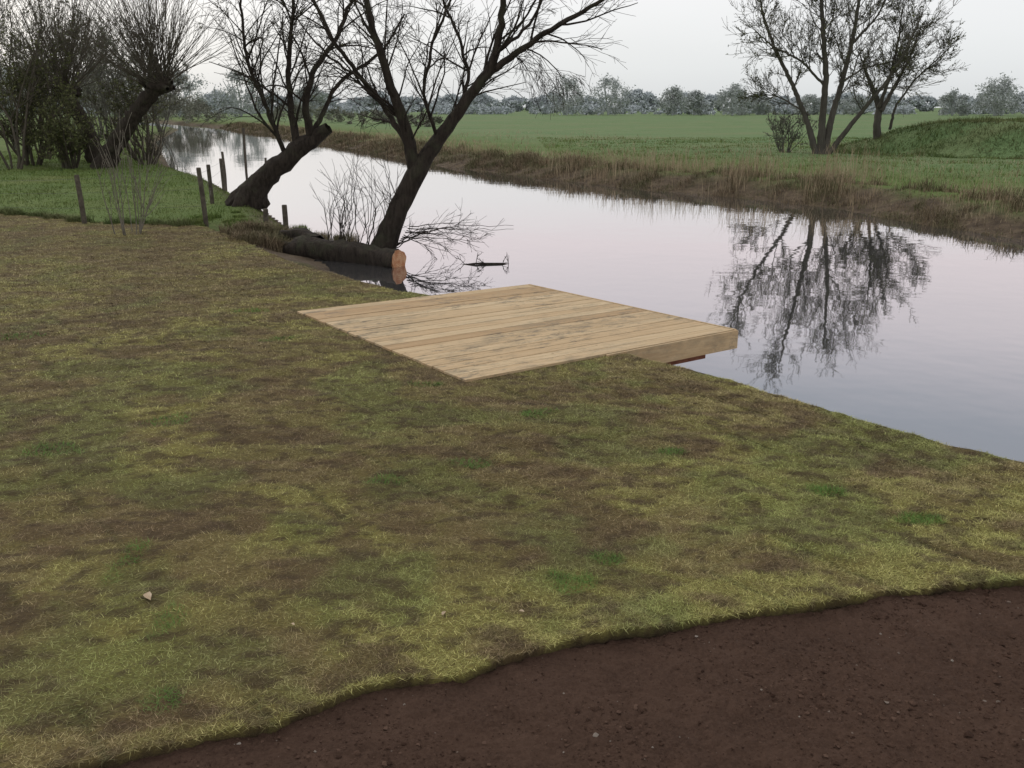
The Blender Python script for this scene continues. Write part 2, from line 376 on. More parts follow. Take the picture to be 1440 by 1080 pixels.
# ---------------------------------------------------------------- timber deck
deck=empty('timber_deck')
Aq,Bq_,Cq_,Dq=[np.array(q) for q in deckq]
def prism(quad,z0,z1,bev=.003):
    q=[np.array(v,float) for v in quad];c=sum(q)/4
    qi=[v+(c-v)/np.linalg.norm(c-v)*bev*1.4 for v in q]
    V=[(*v,z0) for v in q]+[(*v,z1-bev) for v in q]+[(*v,z1) for v in qi]
    F=[(3,2,1,0),(8,9,10,11)]
    for k in range(4):
        k2=(k+1)%4;F+= [(k,k2,4+k2,4+k),(4+k,4+k2,8+k2,8+k)]
    return V,F
Vs=[];Fs=[];Rn=[]
nb=19
for k in range(nb):
    t0=k/nb;t1=(k+1)/nb-(.010+.005*rng.random())/3.7
    e=rng.normal(0,.005)
    a0=Aq+(Dq-Aq)*t0;a1=Aq+(Dq-Aq)*t1;b0=Bq_+(Cq_-Bq_)*t0;b1=Bq_+(Cq_-Bq_)*t1
    u=(b0-a0)/np.linalg.norm(b0-a0)
    zz=rng.normal(0,.0015)
    V,F=prism([a0+u*e,b0-u*.034,b1-u*.034,a1+u*e],-.012+zz,.024+zz)
    o=len(Vs);Vs+=V;Fs+=[tuple(i+o for i in f) for f in F];Rn+=[rng.random()]*len(V)
mk('deck_boards',np.array(Vs),np.array(Fs),M_wood,attrs={'rnd':Rn},parent=deck)
def plank(name,p,q,th,z0,z1,mat,side=1,rv=None):
    p=np.array(p,float);q=np.array(q,float);u=(q-p)/np.linalg.norm(q-p);nn=np.array([-u[1],u[0]])*side*th
    V,F=prism([p,q,q+nn,p+nn],z0,z1)
    return mk(name,np.array(V),np.array(F),mat,attrs={'rnd':[rng.random() if rv is None else rv]*len(V)},parent=deck)
plank('river_fascia',Bq_,Cq_,.030,-.195,.028,M_wood,side=-1,rv=.6)
ud=(Cq_-Dq)/np.linalg.norm(Cq_-Dq);nd=np.array([ud[1],-ud[0]])
plank('side_fascia',Dq+ud*1.7+nd*.002,Cq_+nd*.002,.028,-.195,.020,M_wood,side=-1,rv=.5)
ua=(Bq_-Aq)/np.linalg.norm(Bq_-Aq);na=np.array([-ua[1],ua[0]])
plank('upstream_fascia',Aq+ua*1.6+na*.002,Bq_+na*.002,.028,-.195,.020,M_wood,side=1,rv=.5)
for k,t in enumerate((.12,.37,.62,.87)):
    a=Aq+(Dq-Aq)*t+ua*1.9;b=Bq_+(Cq_-Bq_)*t-ua*.08
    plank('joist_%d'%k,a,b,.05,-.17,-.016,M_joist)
plank('dark_under_sheet',Aq*.5+Dq*.5+ua*.03+na*1.8,Aq*.5+Dq*.5+ua*1.2+na*1.8,3.6,-.06,-.045,M_joist,side=-1)  # dark sheet beneath the landward boards, showing through their gaps
e0=Bq_+(Cq_-Bq_)*.03-ua*.62;e1=Bq_+(Cq_-Bq_)*.985-ud*.42+nd*.05
plank('bearer_beam',e0,e1-nd*.2,.10,-.29,-.20,M_rust)
plank('edge_bearer',Cq_-ud*1.75-nd*.06,Cq_-ud*.42-nd*.06,.09,-.275,-.198,M_rust)
for k,t in enumerate((.06,.42,.78)):
    c=e0+(e1-e0)*t-ua*.5
    V=[];n_=10
    for z in (-1.3,-.175):
        for a in range(n_): V.append((c[0]-.02+.06*math.cos(a*2*math.pi/n_),c[1]+.02+.06*math.sin(a*2*math.pi/n_),z))
    F=[(a,(a+1)%n_,n_+(a+1)%n_,n_+a) for a in range(n_)]
    mk('support_post_%d'%k,np.array(V),np.array(F),M_post,parent=deck)

# ---------------------------------------------------------------- branches
class Tree:
    def __init__(s,seed): s.V=[];s.Q=[];s.n=0;s.LV=[];s.rd=random.Random(seed)
    def tube(s,pts,rad,k=None,rough=0):
        P=np.array(pts,float);m=len(P);r=np.array(rad,float)
        if k is None: k=14 if r.max()>.12 else (7 if r.max()>.04 else (4 if r.max()>.015 else 3))
        T=np.gradient(P,axis=0);T/=np.linalg.norm(T,axis=1)[:,None]+1e-9
        ref=np.array([0,1,0.]) if abs(T[0,1])<.9 else np.array([1.,0,0])
        N=np.cross(T,ref);N/=np.linalg.norm(N,axis=1)[:,None]+1e-9;Bn=np.cross(T,N)
        a=np.arange(k)*2*np.pi/k
        rr=r[:,None]*np.ones(k)
        if rough:
            g=np.array([[s.rd.gauss(0,1) for _ in range(k)] for _ in range(m)])
            ridge=np.array([s.rd.gauss(0,1) for _ in range(k)])
            rr=rr*(1+rough*(.7*g+.9*ridge[None]))
        ring=P[:,None,:]+rr[...,None]*(np.cos(a)[None,:,None]*N[:,None,:]+np.sin(a)[None,:,None]*Bn[:,None,:])
        i=(np.arange(m-1)[:,None]*k+np.arange(k)[None,:]);j=(np.arange(m-1)[:,None]*k+(np.arange(k)+1)[None,:]%k)
        s.V.append(ring.reshape(-1,3));s.Q.append(np.stack([i,j,j+k,i+k],-1).reshape(-1,4)+s.n);s.n+=m*k
    def spline(s,pts,rad,step=.15,jit=.012):
        P=np.array(pts,float);d=np.r_[0,np.cumsum(np.linalg.norm(np.diff(P,axis=0),axis=1))]
        n=max(4,int(d[-1]/step));t=np.linspace(0,d[-1],n)
        Q=np.stack([np.interp(t,d,P[:,c]) for c in range(3)],1)
        for _ in range(2): Q[1:-1]=(Q[:-2]+2*Q[1:-1]+Q[2:])/4
        Q[1:-1]+=np.array([[s.rd.gauss(0,jit) for _ in range(3)] for _ in range(n-2)])
        return Q,np.interp(t,d,rad)
    def limb(s,pts,rad,kids=0,kidL=1.,lv=2,cone=(20,55),t0=.3,kr=1.,rough=.05,**kw):
        Q,r=s.spline(pts,rad);s.tube(Q,r,rough=rough if r.max()>.05 else 0)
        for _ in range(kids):
            t=t0+(1-t0)*s.rd.random();i=min(len(Q)-2,int(t*(len(Q)-1)));d=Q[i+1]-Q[i];d/=np.linalg.norm(d)
            L=kidL*s.rd.uniform(.4,1.3)*(1.15-.5*t)
            s.branch(Q[i],s.dev(d,s.rd.uniform(*cone)),L,min(r[i]*.6,(.006+.010*L)*kr),lv,**kw)
    def dev(s,d,ang):
        v=np.array([s.rd.gauss(0,1) for _ in range(3)]);v-=d*v.dot(d);v/=np.linalg.norm(v)
        a=R(ang);return d*math.cos(a)+v*math.sin(a)
    def branch(s,p,d,L,r,lv,up=.04,wig=.10,nk=5,ratio=.5,minr=.004,cone=(18,48),leaf=0,lsize=.03,droop=0):
        n=max(3,min(9,int(L/.16)+2));st=L/n;P=[np.array(p)];d=np.array(d);ds=[]
        for i in range(n):
            d=d+np.array([s.rd.gauss(0,wig),s.rd.gauss(0,wig),s.rd.gauss(0,wig)+up-droop*i/n]);d/=np.linalg.norm(d)
            P.append(P[-1]+d*st);ds.append(d)
        rad=np.maximum(np.linspace(r,max(minr,r*.3),n+1),minr);s.tube(P,rad)
        if lv>0:
            for _ in range(nk):
                i=s.rd.randint(max(1,n//4),n-1)
                s.branch(P[i],s.dev(ds[i],s.rd.uniform(*cone)),L*ratio*s.rd.uniform(.6,1.35),rad[i]*.6,lv-1,up,wig,nk,ratio,minr,cone,leaf,lsize,droop)
        for _ in range(leaf):
            i=s.rd.randint(1,n);q=P[i]+np.array([s.rd.gauss(0,lsize) for _ in range(3)])
            s.LV.append(np.array([q+np.array([s.rd.gauss(0,lsize) for _ in range(3)]) for _ in range(3)]))
    def build(s,name,mats,parent=None):
        V=np.concatenate(s.V);Q=np.concatenate(s.Q);F=[Q];fm=[np.zeros(len(Q))];rnd=[np.zeros(len(V))]
        if s.LV:
            LV=np.concatenate(s.LV);nl=len(s.LV);F.append(np.arange(nl*3).reshape(-1,3)+len(V));V=np.concatenate([V,LV]);fm.append(np.ones(nl));rnd.append(np.repeat(rng.random(nl),3))
        return mk(name,V,F,mats,fmat=np.concatenate(fm),smoothf=True,attrs={'rnd':np.concatenate(rnd)},parent=parent)
def local(base,b0,s,pts):
    """sketch units -> metres in the tree's own frame, third value = depth offset"""
    bx,by,bz=base;k=-bx/by*.3;o=[]
    for i,p in enumerate(pts):
        h=(b0[1]-p[1])*s;o.append((bx+(p[0]-b0[0])*s+k*h,by+(p[2] if len(p)>2 else 0),bz+h))
    return o

# --- willow on the fallen trunk
tr=Tree(3);base=(-2.6,18.0,-.25);b0=(545,345);s_=.0139
Lc=lambda *p:local(base,b0,s_,p)
kw=dict(nk=4,ratio=.5,minr=.0034,leaf=0,up=.03,wig=.09,droop=.07)
tr.limb(Lc((536,362,0),(545,335,0),(560,300,.0),(578,262,.05),(592,232,.05),(600,222,.05)),(.30,.235,.20,.19,.185,.16),rough=.05)
tr.limb(Lc((590,240,.05),(583,205,.0),(573,165,-.1),(556,118,-.2),(540,70,-.3),(526,20,-.3),(512,-45,-.2),(498,-130,0)),(.155,.12,.105,.085,.07,.055,.045,.02),kids=30,kidL=1.8,t0=.12,**kw)
tr.limb(Lc((578,195,0),(548,152,.3),(505,105,.5),(468,58,.6),(440,8,.7),(420,-50,.8)),(.08,.055,.048,.04,.033,.02),kids=20,kidL=1.6,t0=.12,**kw)
tr.limb(Lc((596,228,.05),(625,185,.1),(656,143,.1),(692,98,.1),(703,58,0),(706,0,-.1),(714,-70,-.1),(720,-150,0)),(.175,.13,.112,.095,.068,.055,.04,.02),kids=24,kidL=1.7,t0=.15,**kw)
tr.limb(Lc((690,100,.1),(735,70,-.1),(790,38,-.3),(836,12,-.4),(872,-15,-.5),(910,-60,-.5)),(.078,.06,.048,.036,.026,.015),kids=20,kidL=1.3,t0=.1,**kw)
tr.limb(Lc((650,150,.1),(662,110,.4),(648,60,.6),(622,8,.8),(600,-60,.9)),(.048,.036,.03,.025,.013),kids=16,kidL=1.4,t0=.1,**kw)
tr.limb(Lc((700,75,.1),(742,42,.3),(768,-10,.4),(780,-70,.5)),(.036,.028,.023,.013),kids=12,kidL=1.2,t0=.1,**kw)
tr.limb(Lc((620,190,.1),(600,130,-.3),(615,70,-.6),(640,10,-.8),(650,-60,-.8)),(.038,.03,.026,.02,.012),kids=16,kidL=1.4,t0=.1,**kw)
tr.limb(Lc((575,165,0),(530,120,-.4),(470,75,-.8),(445,40,-1)),(.03,.023,.018,.01),kids=10,kidL=1.2,t0=.1,**kw)
kd=dict(kw);kd.update(droop=.35,up=0)
tr.limb(Lc((735,70,-.1),(760,80,-.3),(790,110,-.5)),(.016,.012,.006),kids=9,kidL=.9,t0=.1,**kd)
tr.limb(Lc((700,60,0),(740,90,.4),(765,130,.6)),(.014,.010,.005),kids=8,kidL=.8,t0=.1,**kd)
for k in range(12):
    p0=Lc((560+k*2,345-k*3,0))[0];tx=random.uniform(620,735);ty=random.uniform(300,368)
    p1=Lc(((560+tx)/2,(345+ty)/2-random.uniform(4,20),random.uniform(-.6,.2)))[0];p2=Lc((tx,ty,random.uniform(-1.0,.2)))[0]
    tr.limb([p0,p1,p2],(.013,.008,.004),kids=6,kidL=.55,lv=1,t0=.3,nk=3,ratio=.5,minr=.003,up=-.01)
for k in range(30):
    x0=random.uniform(470,560);p0=Lc((x0,348,random.uniform(-.2,.2)))[0]
    p1=Lc((x0+random.uniform(-10,22),290,random.uniform(-.3,.3)))[0];p2=Lc((x0+random.uniform(-35,50),random.uniform(190,262),random.uniform(-.5,.5)))[0]
    tr.limb([p0,p1,p2],(.012,.008,.003),kids=7,kidL=.55,lv=0,t0=.2,minr=.003)
tr.limb([(-4.75,18.3,-.40),(-4.3,18.1,-.25),(-3.6,17.75,-.26),(-2.9,17.35,-.28),(-2.15,16.8,-.28)],(.16,.24,.24,.21,.20),rough=.13)
tr.limb([(-4.0,18.3,-.2),(-4.4,18.8,-.05),(-4.9,19.0,-.1)],(.2,.17,.1),rough=.14)
wil=tr.build('willow_tree',[M_bark,M_leaf])
dv=Vector((.75,-.55,0)).normalized();c0=Vector((-2.15,16.8,-.28))+dv*.004
V=[(0,0,0)];n_=28
for a in range(n_):
    q=.205*(1+.05*math.sin(a*.9)+.03*math.sin(a*2.3));V.append((.0,q*math.cos(a*2*math.pi/n_),q*math.sin(a*2*math.pi/n_)))
F=np.array([(0,1+a,1+(a+1)%n_) for a in range(n_)])
cut=mk('sawn_face',np.array(V),F,M_cut);cut.location=c0;cut.rotation_euler=(0,0,math.atan2(dv.y,dv.x));cut.parent=wil

# --- leaning willow
tr=Tree(5);base=(-7.2,24.8,-.05);b0=(350,285);s_=.0186
tr.limb(Lc((338,294,0),(350,272,0),(366,252,0),(388,232,0),(415,210,0),(440,192,0),(464,176,-.1)),(.50,.40,.30,.26,.24,.20,.14),rough=.10)
for q in ((322,288,-.3),(372,290,.2),(335,292,-.6)):
    tr.limb(Lc((352,265,0),((352+q[0])/2,276,q[2]/2),q),(.25,.22,.12),rough=.12)
kw=dict(nk=4,ratio=.52,minr=.0046,leaf=1,lsize=.018,up=.02,wig=.09,droop=.16)
tr.limb(Lc((418,206,0),(406,150,.2),(400,92,.3),(404,25,.4),(408,-60,.4)),(.12,.09,.07,.05,.02),kids=28,kidL=2.0,t0=.1,**kw)
tr.limb(Lc((438,192,0),(432,145,-.3),(444,98,-.4),(478,58,-.5),(498,0,-.5),(505,-70,-.5)),(.12,.09,.07,.055,.04,.02),kids=26,kidL=1.8,t0=.15,**kw)
tr.limb(Lc((442,180,0),(468,118,.4),(500,92,.6),(530,72,.8),(560,20,.8)),(.07,.05,.042,.034,.02),kids=14,kidL=1.4,t0=.2,**kw)
tr.limb(Lc((402,215,0),(378,150,-.3),(352,85,-.5),(346,10,-.6),(345,-50,-.6)),(.07,.052,.042,.03,.02),kids=34,kidL=2.1,t0=.1,**kw)
tr.build('willow_tree',[M_bark,M_leaf])

# --- pollard willows
def pollard(seed,base,b0,s_,trunk,rads,head,shoots,Ls,leaf=1):
    t0=Tree(seed+100);t0.limb(local(base,b0,s_,trunk),rads,rough=.12)
    tr=Tree(seed)
    hc=np.array(local(base,b0,s_,[head])[0])
    for k in range(18):
        a=tr.rd.uniform(0,6.28);e=np.array([math.cos(a)*.75,math.sin(a)*.5,tr.rd.uniform(-.25,.35)])*tr.rd.uniform(.5,1)
        t0.tube([hc,hc+e*.6,hc+e*1.1],(.30,.24,.08),k=8,rough=.14)
    for k in range(shoots):
        a=tr.rd.uniform(0,6.28);e=tr.rd.uniform(.02,.99)**.8
        d=np.array([math.cos(a)*e,math.sin(a)*e,math.sqrt(max(0,1-e*e))+.02]);d/=np.linalg.norm(d)
        L=Ls*tr.rd.uniform(.6,1.15)
        tr.branch(hc+d*.3+np.array([tr.rd.gauss(0,.25),tr.rd.gauss(0,.2),0]),d,L,.019,1,up=.03,wig=.05,nk=6,ratio=.38,minr=.0062,cone=(12,32),leaf=leaf,lsize=.022)
    o=t0.build('pollard_willow_tree',[M_bark,M_leaf]);tr.build('shoots',[M_twig,M_leaf],parent=o)
pollard(8,(-17.7,39.9,-.05),(150,235),.0300,[(140,240),(160,205),(180,172),(203,142),(222,122)],(.50,.36,.31,.29,.34),(222,120,0),125,4.2,leaf=1)
pollard(9,(-20.5,43.5,-.05),(85,232),.032,[(110,236),(100,205),(84,165),(66,140)],(.45,.38,.32,.3),(64,132,0),90,4.4,leaf=3)

def scrub(seed,x,y,h,stems,name,mats,leaf=3,minr=.010,spread=.35,lv=3,lsize=.05,nk=5,z=-.1,r0=.07,wig=.12,cone=(22,55)):
    tr=Tree(seed)
    for k in range(stems):
        a=tr.rd.uniform(0,6.28);e=tr.rd.uniform(.1,1)*spread
        d=np.array([math.cos(a)*e,math.sin(a)*e,1.]);d/=np.linalg.norm(d)
        tr.branch((x+math.cos(a)*.25,y+math.sin(a)*.25,z),d,h*tr.rd.uniform(.7,1.),r0*tr.rd.uniform(.7,1.2),lv,up=.05,wig=wig,nk=nk,ratio=.46,minr=minr,cone=cone,leaf=leaf,lsize=lsize)
    return tr.build(name,mats)
scrub(21,-21.5,39.5,6.5,5,'alder_tree',[M_twig,M_leaf],minr=.007,lsize=.035)
scrub(22,-24.5,48,8.5,5,'alder_tree',[M_twig,M_leaf],minr=.008,lsize=.04)
scrub(23,-18.6,46,3.6,8,'hawthorn_bush',[M_twig,M_leaf],spread=.8,minr=.008,lsize=.04)
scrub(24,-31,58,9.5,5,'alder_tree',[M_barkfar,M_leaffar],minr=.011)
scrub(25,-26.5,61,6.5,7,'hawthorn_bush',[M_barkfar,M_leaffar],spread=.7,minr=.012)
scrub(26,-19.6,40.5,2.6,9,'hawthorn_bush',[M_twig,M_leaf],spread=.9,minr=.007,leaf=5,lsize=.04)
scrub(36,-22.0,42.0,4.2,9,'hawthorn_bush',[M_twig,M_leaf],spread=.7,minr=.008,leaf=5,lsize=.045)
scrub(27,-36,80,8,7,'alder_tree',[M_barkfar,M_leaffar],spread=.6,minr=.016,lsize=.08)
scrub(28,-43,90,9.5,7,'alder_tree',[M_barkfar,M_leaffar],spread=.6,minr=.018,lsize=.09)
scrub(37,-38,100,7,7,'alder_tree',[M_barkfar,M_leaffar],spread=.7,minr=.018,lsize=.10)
scrub(29,-16.9,42.5,1.8,7,'hawthorn_bush',[M_twig,M_leaf],spread=1.3,leaf=1,lv=2,minr=.007,lsize=.03)
scrub(31,-7.95,18.5,1.9,12,'young_shrub',[M_bark2,M_leaf],spread=.42,lv=1,minr=.0050,leaf=0,nk=5,z=-.02,r0=.013,wig=.05,cone=(12,30))

# --- far-bank trees
tr=Tree(41);base=(16.3,48.5,.15);b0=(1155,212);s_=.0372
kw=dict(nk=5,ratio=.5,minr=.0085,leaf=2,lsize=.032,wig=.11)
def fl(pts,rad,kids,kL,t0=.2): tr.limb(Lc(*pts),rad,kids=kids,kidL=kL,lv=2,t0=t0,kr=.9,**kw)
fl([(1150,214,0),(1140,170,.3),(1122,120,.6),(1100,75,.8),(1085,30,1),(1075,-20,1)],(.19,.14,.11,.09,.06,.03),26,2.4,.3)
fl([(1155,214,0),(1158,165,0),(1160,110,-.3),(1155,60,-.5),(1150,0,-.6),(1148,-70,-.6)],(.23,.18,.15,.12,.09,.03),36,2.8,.3)
fl([(1160,214,0),(1172,165,.2),(1190,115,.5),(1205,65,.7),(1215,10,.8),(1222,-50,.8)],(.20,.16,.13,.10,.08,.03),36,2.8,.3)
fl([(1166,213,0),(1200,165,-.4),(1235,120,-.8),(1262,75,-1),(1280,30,-1.2)],(.15,.11,.08,.06,.03),24,2.3,.3)
fl([(1158,120,-.2),(1120,90,-1.2),(1075,70,-1.6),(1050,50,-1.8)],(.07,.05,.04,.02),20,2.1,.2)
fl([(1205,65,.7),(1245,30,1.4),(1275,-15,1.8)],(.07,.05,.03),20,2.2,.1)
fl([(1190,115,.5),(1235,95,2),(1285,85,2.6),(1310,78,3)],(.06,.045,.035,.02),16,1.7,.2)
fl([(1142,160,.2),(1105,135,.8),(1070,128,1.2)],(.05,.035,.02),14,1.7,.1)
tr.build('alder_tree',[M_alder,M_leaf])
tr=Tree(43);base=(20.7,51.8,.2);b0=(1237,208);s_=.0398
fl([(1237,210,0),(1234,175,0),(1240,150,.2),(1225,110,.4),(1215,80,.5)],(.24,.20,.18,.08,.03),16,1.6,.4)
fl([(1240,155,0),(1262,120,.2),(1285,80,.3),(1300,40,.4)],(.13,.09,.06,.03),26,1.9,.2)
fl([(1237,150,0),(1248,110,-.4),(1258,60,-.6),(1262,25,-.6)],(.11,.08,.05,.03),24,1.8,.2)
fl([(1252,180,0),(1256,150,-.3),(1280,115,-.5),(1325,75,-.6)],(.09,.07,.05,.03),22,1.7,.3)
tr.build('alder_tree',[M_alder,M_leaf])
scrub(45,15.0,50.5,2.2,12,'hawthorn_bush',[M_barkfar,M_leaffar],spread=1.0,minr=.009,lv=2,leaf=3,lsize=.04,z=.1,r0=.03)

# ---------------------------------------------------------------- distant trees and hedges
def masses(name,items,mat,per=5200,ts=.28):
    V=[];tr=Tree(50)
    for (x,y,h,w) in items:
        z0=.2
        if w<h*2.2 and h>6:
            for k in range(5):
                a=tr.rd.uniform(0,6.28);tr.tube([(x,y,z0),(x+math.cos(a)*.1*w,y,z0+h*.35),(x+math.cos(a)*.3*w,y+math.sin(a)*.3*w,z0+h*.8)],(.30,.22,.08),k=5)
        nc=int(34*max(1,w/14));cn=[]
        for _ in range(nc):
            a=rng.random()*6.28;e=rng.random()**.5;zz=rng.random()
            prof=math.sin(math.pi*min(1,.18+.82*zz))**.6 if h>6 else 1-.5*zz
            cn.append((x+math.cos(a)*e*w/2*prof,y+math.sin(a)*e*min(w,12)/2*prof,z0+h*(.10+.82*zz if h>6 else .05+.75*zz*(.6+.4*rng.random()))))
        cn=np.array(cn);n=int(per*max(1,w/14)*(.5 if h<6 else 1));ci=rng.integers(0,nc,n)
        c=cn[ci]+rng.normal(0,1,(n,3))*np.array([.085,.085,.065])*min(h,w)
        c[:,2]=np.maximum(c[:,2],z0)
        V.append((c[:,None,:]+rng.normal(0,ts,(n,3,3))).reshape(-1,3))
    LV=np.concatenate(V);nl=len(LV)//3
    rn=np.repeat(rng.random(nl),3);F=[np.arange(nl*3).reshape(-1,3)];VV=LV
    if tr.V:
        TV=np.concatenate(tr.V);F=[np.concatenate(tr.Q),F[0]+len(TV)];VV=np.concatenate([TV,LV]);rn=np.r_[np.zeros(len(TV)),rn]
    return mk(name,VV,F,[mat],attrs={'rnd':rn})
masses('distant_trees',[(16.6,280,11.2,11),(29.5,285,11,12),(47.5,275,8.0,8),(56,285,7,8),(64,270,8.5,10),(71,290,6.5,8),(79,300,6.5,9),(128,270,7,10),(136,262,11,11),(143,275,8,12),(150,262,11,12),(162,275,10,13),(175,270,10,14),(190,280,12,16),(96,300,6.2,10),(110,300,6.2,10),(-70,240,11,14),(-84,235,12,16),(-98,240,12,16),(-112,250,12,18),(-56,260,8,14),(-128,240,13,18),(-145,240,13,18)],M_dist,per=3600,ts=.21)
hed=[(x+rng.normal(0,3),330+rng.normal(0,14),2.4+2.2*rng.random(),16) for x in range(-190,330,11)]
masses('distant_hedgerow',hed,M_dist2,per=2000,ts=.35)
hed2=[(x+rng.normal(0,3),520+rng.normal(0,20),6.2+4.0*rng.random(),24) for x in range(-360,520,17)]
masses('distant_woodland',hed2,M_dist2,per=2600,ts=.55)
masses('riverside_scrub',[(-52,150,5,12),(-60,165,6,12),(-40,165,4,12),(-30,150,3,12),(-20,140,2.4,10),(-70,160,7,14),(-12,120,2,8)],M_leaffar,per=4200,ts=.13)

# ---------------------------------------------------------------- bank vegetation
def along(poly,n,lo,hi):
    p=np.array(poly,float);seg=np.diff(p,axis=0);ln=np.hypot(*seg.T)
    mid=(p[:-1]+p[1:])/2;wt=ln/np.clip(np.hypot(mid[:,0],mid[:,1]),15,200)**.8;wt/=wt.sum()
    k=rng.choice(len(seg),n,p=wt);t=rng.random(n)
    q=p[k]+seg[k]*t[:,None];nr=np.stack([seg[k,1],-seg[k,0]],1)/ln[k][:,None]
    return q,nr,lo+(hi-lo)*rng.random(n)
fb=[(-43.5,137),(-26.2,101),(-17.2,79.7),(-9.4,61),(-3.6,46.3),(.92,39.1),(4.66,33),(7.2,30.6),(9.4,27.2),(10.55,22.9),(11.6,20.1),(17,11),(24,2)]
def strip(n,lo,hi):
    q,nr,o=along(fb,n,lo,hi);P=q-nr*o[:,None]
    z,_,df_,ins_,fs_=terrain(P[:,0],P[:,1])
    bad=ins_&(o>.3);P[bad]=q[bad]+nr[bad]*o[bad][:,None]
    z,_,df_,ins_,_=terrain(P[:,0],P[:,1])
    return np.column_stack([P,np.maximum(z,WZ-.05)]),np.where(ins_,-df_,df_)
P,d_=strip(120000,-.05,3.4)
cl=fbm(P[:,0]*1.1,P[:,1]*1.1,3,61);k=((cl>.44)|(rng.random(len(P))<.25));P=P[k];cl=cl[k];d_=d_[k]
dist=np.hypot(P[:,0],P[:,1])
h=(.07+.30*rng.random(len(P))**1.6)*(.4+1.3*smooth(.4,.7,cl))*(.55+.45*smooth(0,1,d_))
blades('dead_bank_grass',P,h,(.005+.0003*dist)*(.6+.8*rng.random(len(P))),.2+1.2*rng.random(len(P)),M_brush,rng.random(len(P)))
P,d_=strip(120000,.15,6.0)
cl=fbm(P[:,0]*.5+3,P[:,1]*.5,3,66)+.11*np.exp(-(((P[:,1]-31.5)/4.5)**2))-.05*smooth(44,60,P[:,1])
dist=np.hypot(P[:,0],P[:,1]);core=np.exp(-((d_-2.6)/1.8)**2)
k=((cl*(.6+.4*core)>.50)&(rng.random(len(P))<.24))|(rng.random(len(P))<.055);P=P[k];cl=cl[k];dist=dist[k]
tall=smooth(24,30,P[:,1])*(.34+.66*np.exp(-(((P[:,1]-31.5)/5)**2)))
h=(.24+.92*tall)*(.25+.95*rng.random(len(P))**1.2)*(.45+.75*smooth(.48,.72,cl))
blades('reeds',P,h,(.004+.00020*dist)*(.6+.7*rng.random(len(P))),.03+.38*rng.random(len(P)),M_reed,rng.random(len(P)))
def scatter(n,x0,x1,y0,y1,test):
    x=x0+(x1-x0)*rng.random(n);y=y0+(y1-y0)*rng.random(n)**1.3;z,dn_,df_,ins_,fs_=terrain(x,y)
    k=test(x,y,dn_,df_,ins_,fs_);return np.column_stack([x,y,z])[k]
P=scatter(60000,-20,30,24,90,lambda x,y,dn_,df_,i,f:(~i)&f&(df_>3)&(df_<26)&(rng.random(len(x))<np.exp(-df_/8.)*(fbm(x*.3,y*.3,3,91)>.45)))
blades('dry_field_grass',P,.12+.32*rng.random(len(P)),.008+.0004*np.hypot(P[:,0],P[:,1]),.1+.6*rng.random(len(P)),M_reed,rng.random(len(P)),bend=False)
P=scatter(150000,-30,-4.5,19.8,60,lambda x,y,dn_,df_,i,f:(~i)&(~f)&(dn_>.25)&(y>20.3-.38*(x+6.7)))
dist=np.hypot(P[:,0],P[:,1])
blades('meadow_grass',P,(.03+.07*rng.random(len(P)))*(.7+.9*(fbm(P[:,0],P[:,1],3,71)>.55)),.004+.0004*dist,.2+.8*rng.random(len(P)),M_mead,rng.random(len(P)),bend=False)
P=scatter(130000,2,60,17,75,lambda x,y,dn_,df_,i,f:(~i)&f&(df_>1.6))
dist=np.hypot(P[:,0],P[:,1])
blades('meadow_grass',P,(.04+.08*rng.random(len(P)))*(.7+1.4*(fbm(P[:,0]*.7,P[:,1]*.7,3,72)>.58)),.004+.0005*dist,.2+.8*rng.random(len(P)),M_mead,rng.random(len(P)),bend=False)
P=scatter(90000,17,50,40,62,lambda x,y,dn_,df_,i,f:(~i)&f&(df_>2.0)&((((x-33.5)/16.5)**2+((y-51)/9.5)**2)<1))
blades('mound_grass',P,(.08+.20*rng.random(len(P)))*(.5+1.2*smooth(.4,.65,fbm(P[:,0]*.8,P[:,1]*.8,3,73))),np.full(len(P),.03),.3+.9*rng.random(len(P)),M_rough,rng.random(len(P)),bend=False)
def tuss(name,cs,per,hh,mat,rad=.25,wd=.010):
    Ps=[];H=[];
    for (x,y,sc_) in cs:
        n=int(per*sc_);a=rng.random(n)*6.28;e=rng.random(n)**.5*rad*sc_
        Ps.append(np.stack([x+np.cos(a)*e,y+np.sin(a)*e],1));H.append(hh*sc_*(.4+.7*rng.random(n)))
    P=np.concatenate(Ps);z,_,_,_,_=terrain(P[:,0],P[:,1]);P=np.column_stack([P,np.maximum(z,WZ)])
    blades(name,P,np.concatenate(H),np.full(len(P),wd),.2+.9*rng.random(len(P)),mat,rng.random(len(P)))
tuss('rough_grass_tussocks',[(-13.6+.28*k+rng.normal(0,.1),22.9-.17*k+rng.normal(0,.12)-(.0 if k<15 else -.08*(k-14)),.5+.6*rng.random()) for k in range(24)],330,.26,M_rough)
tuss('cove_tussocks',[(-4.9+rng.normal(0,.6),19.0+rng.normal(0,.8),.5+.8*rng.random()) for k in range(30)],300,.30,M_brush)
tuss('cove_grass',[(-5.9+rng.normal(0,.8),20.8+rng.normal(0,.8),.4+.6*rng.random()) for k in range(22)],260,.2,M_mead)

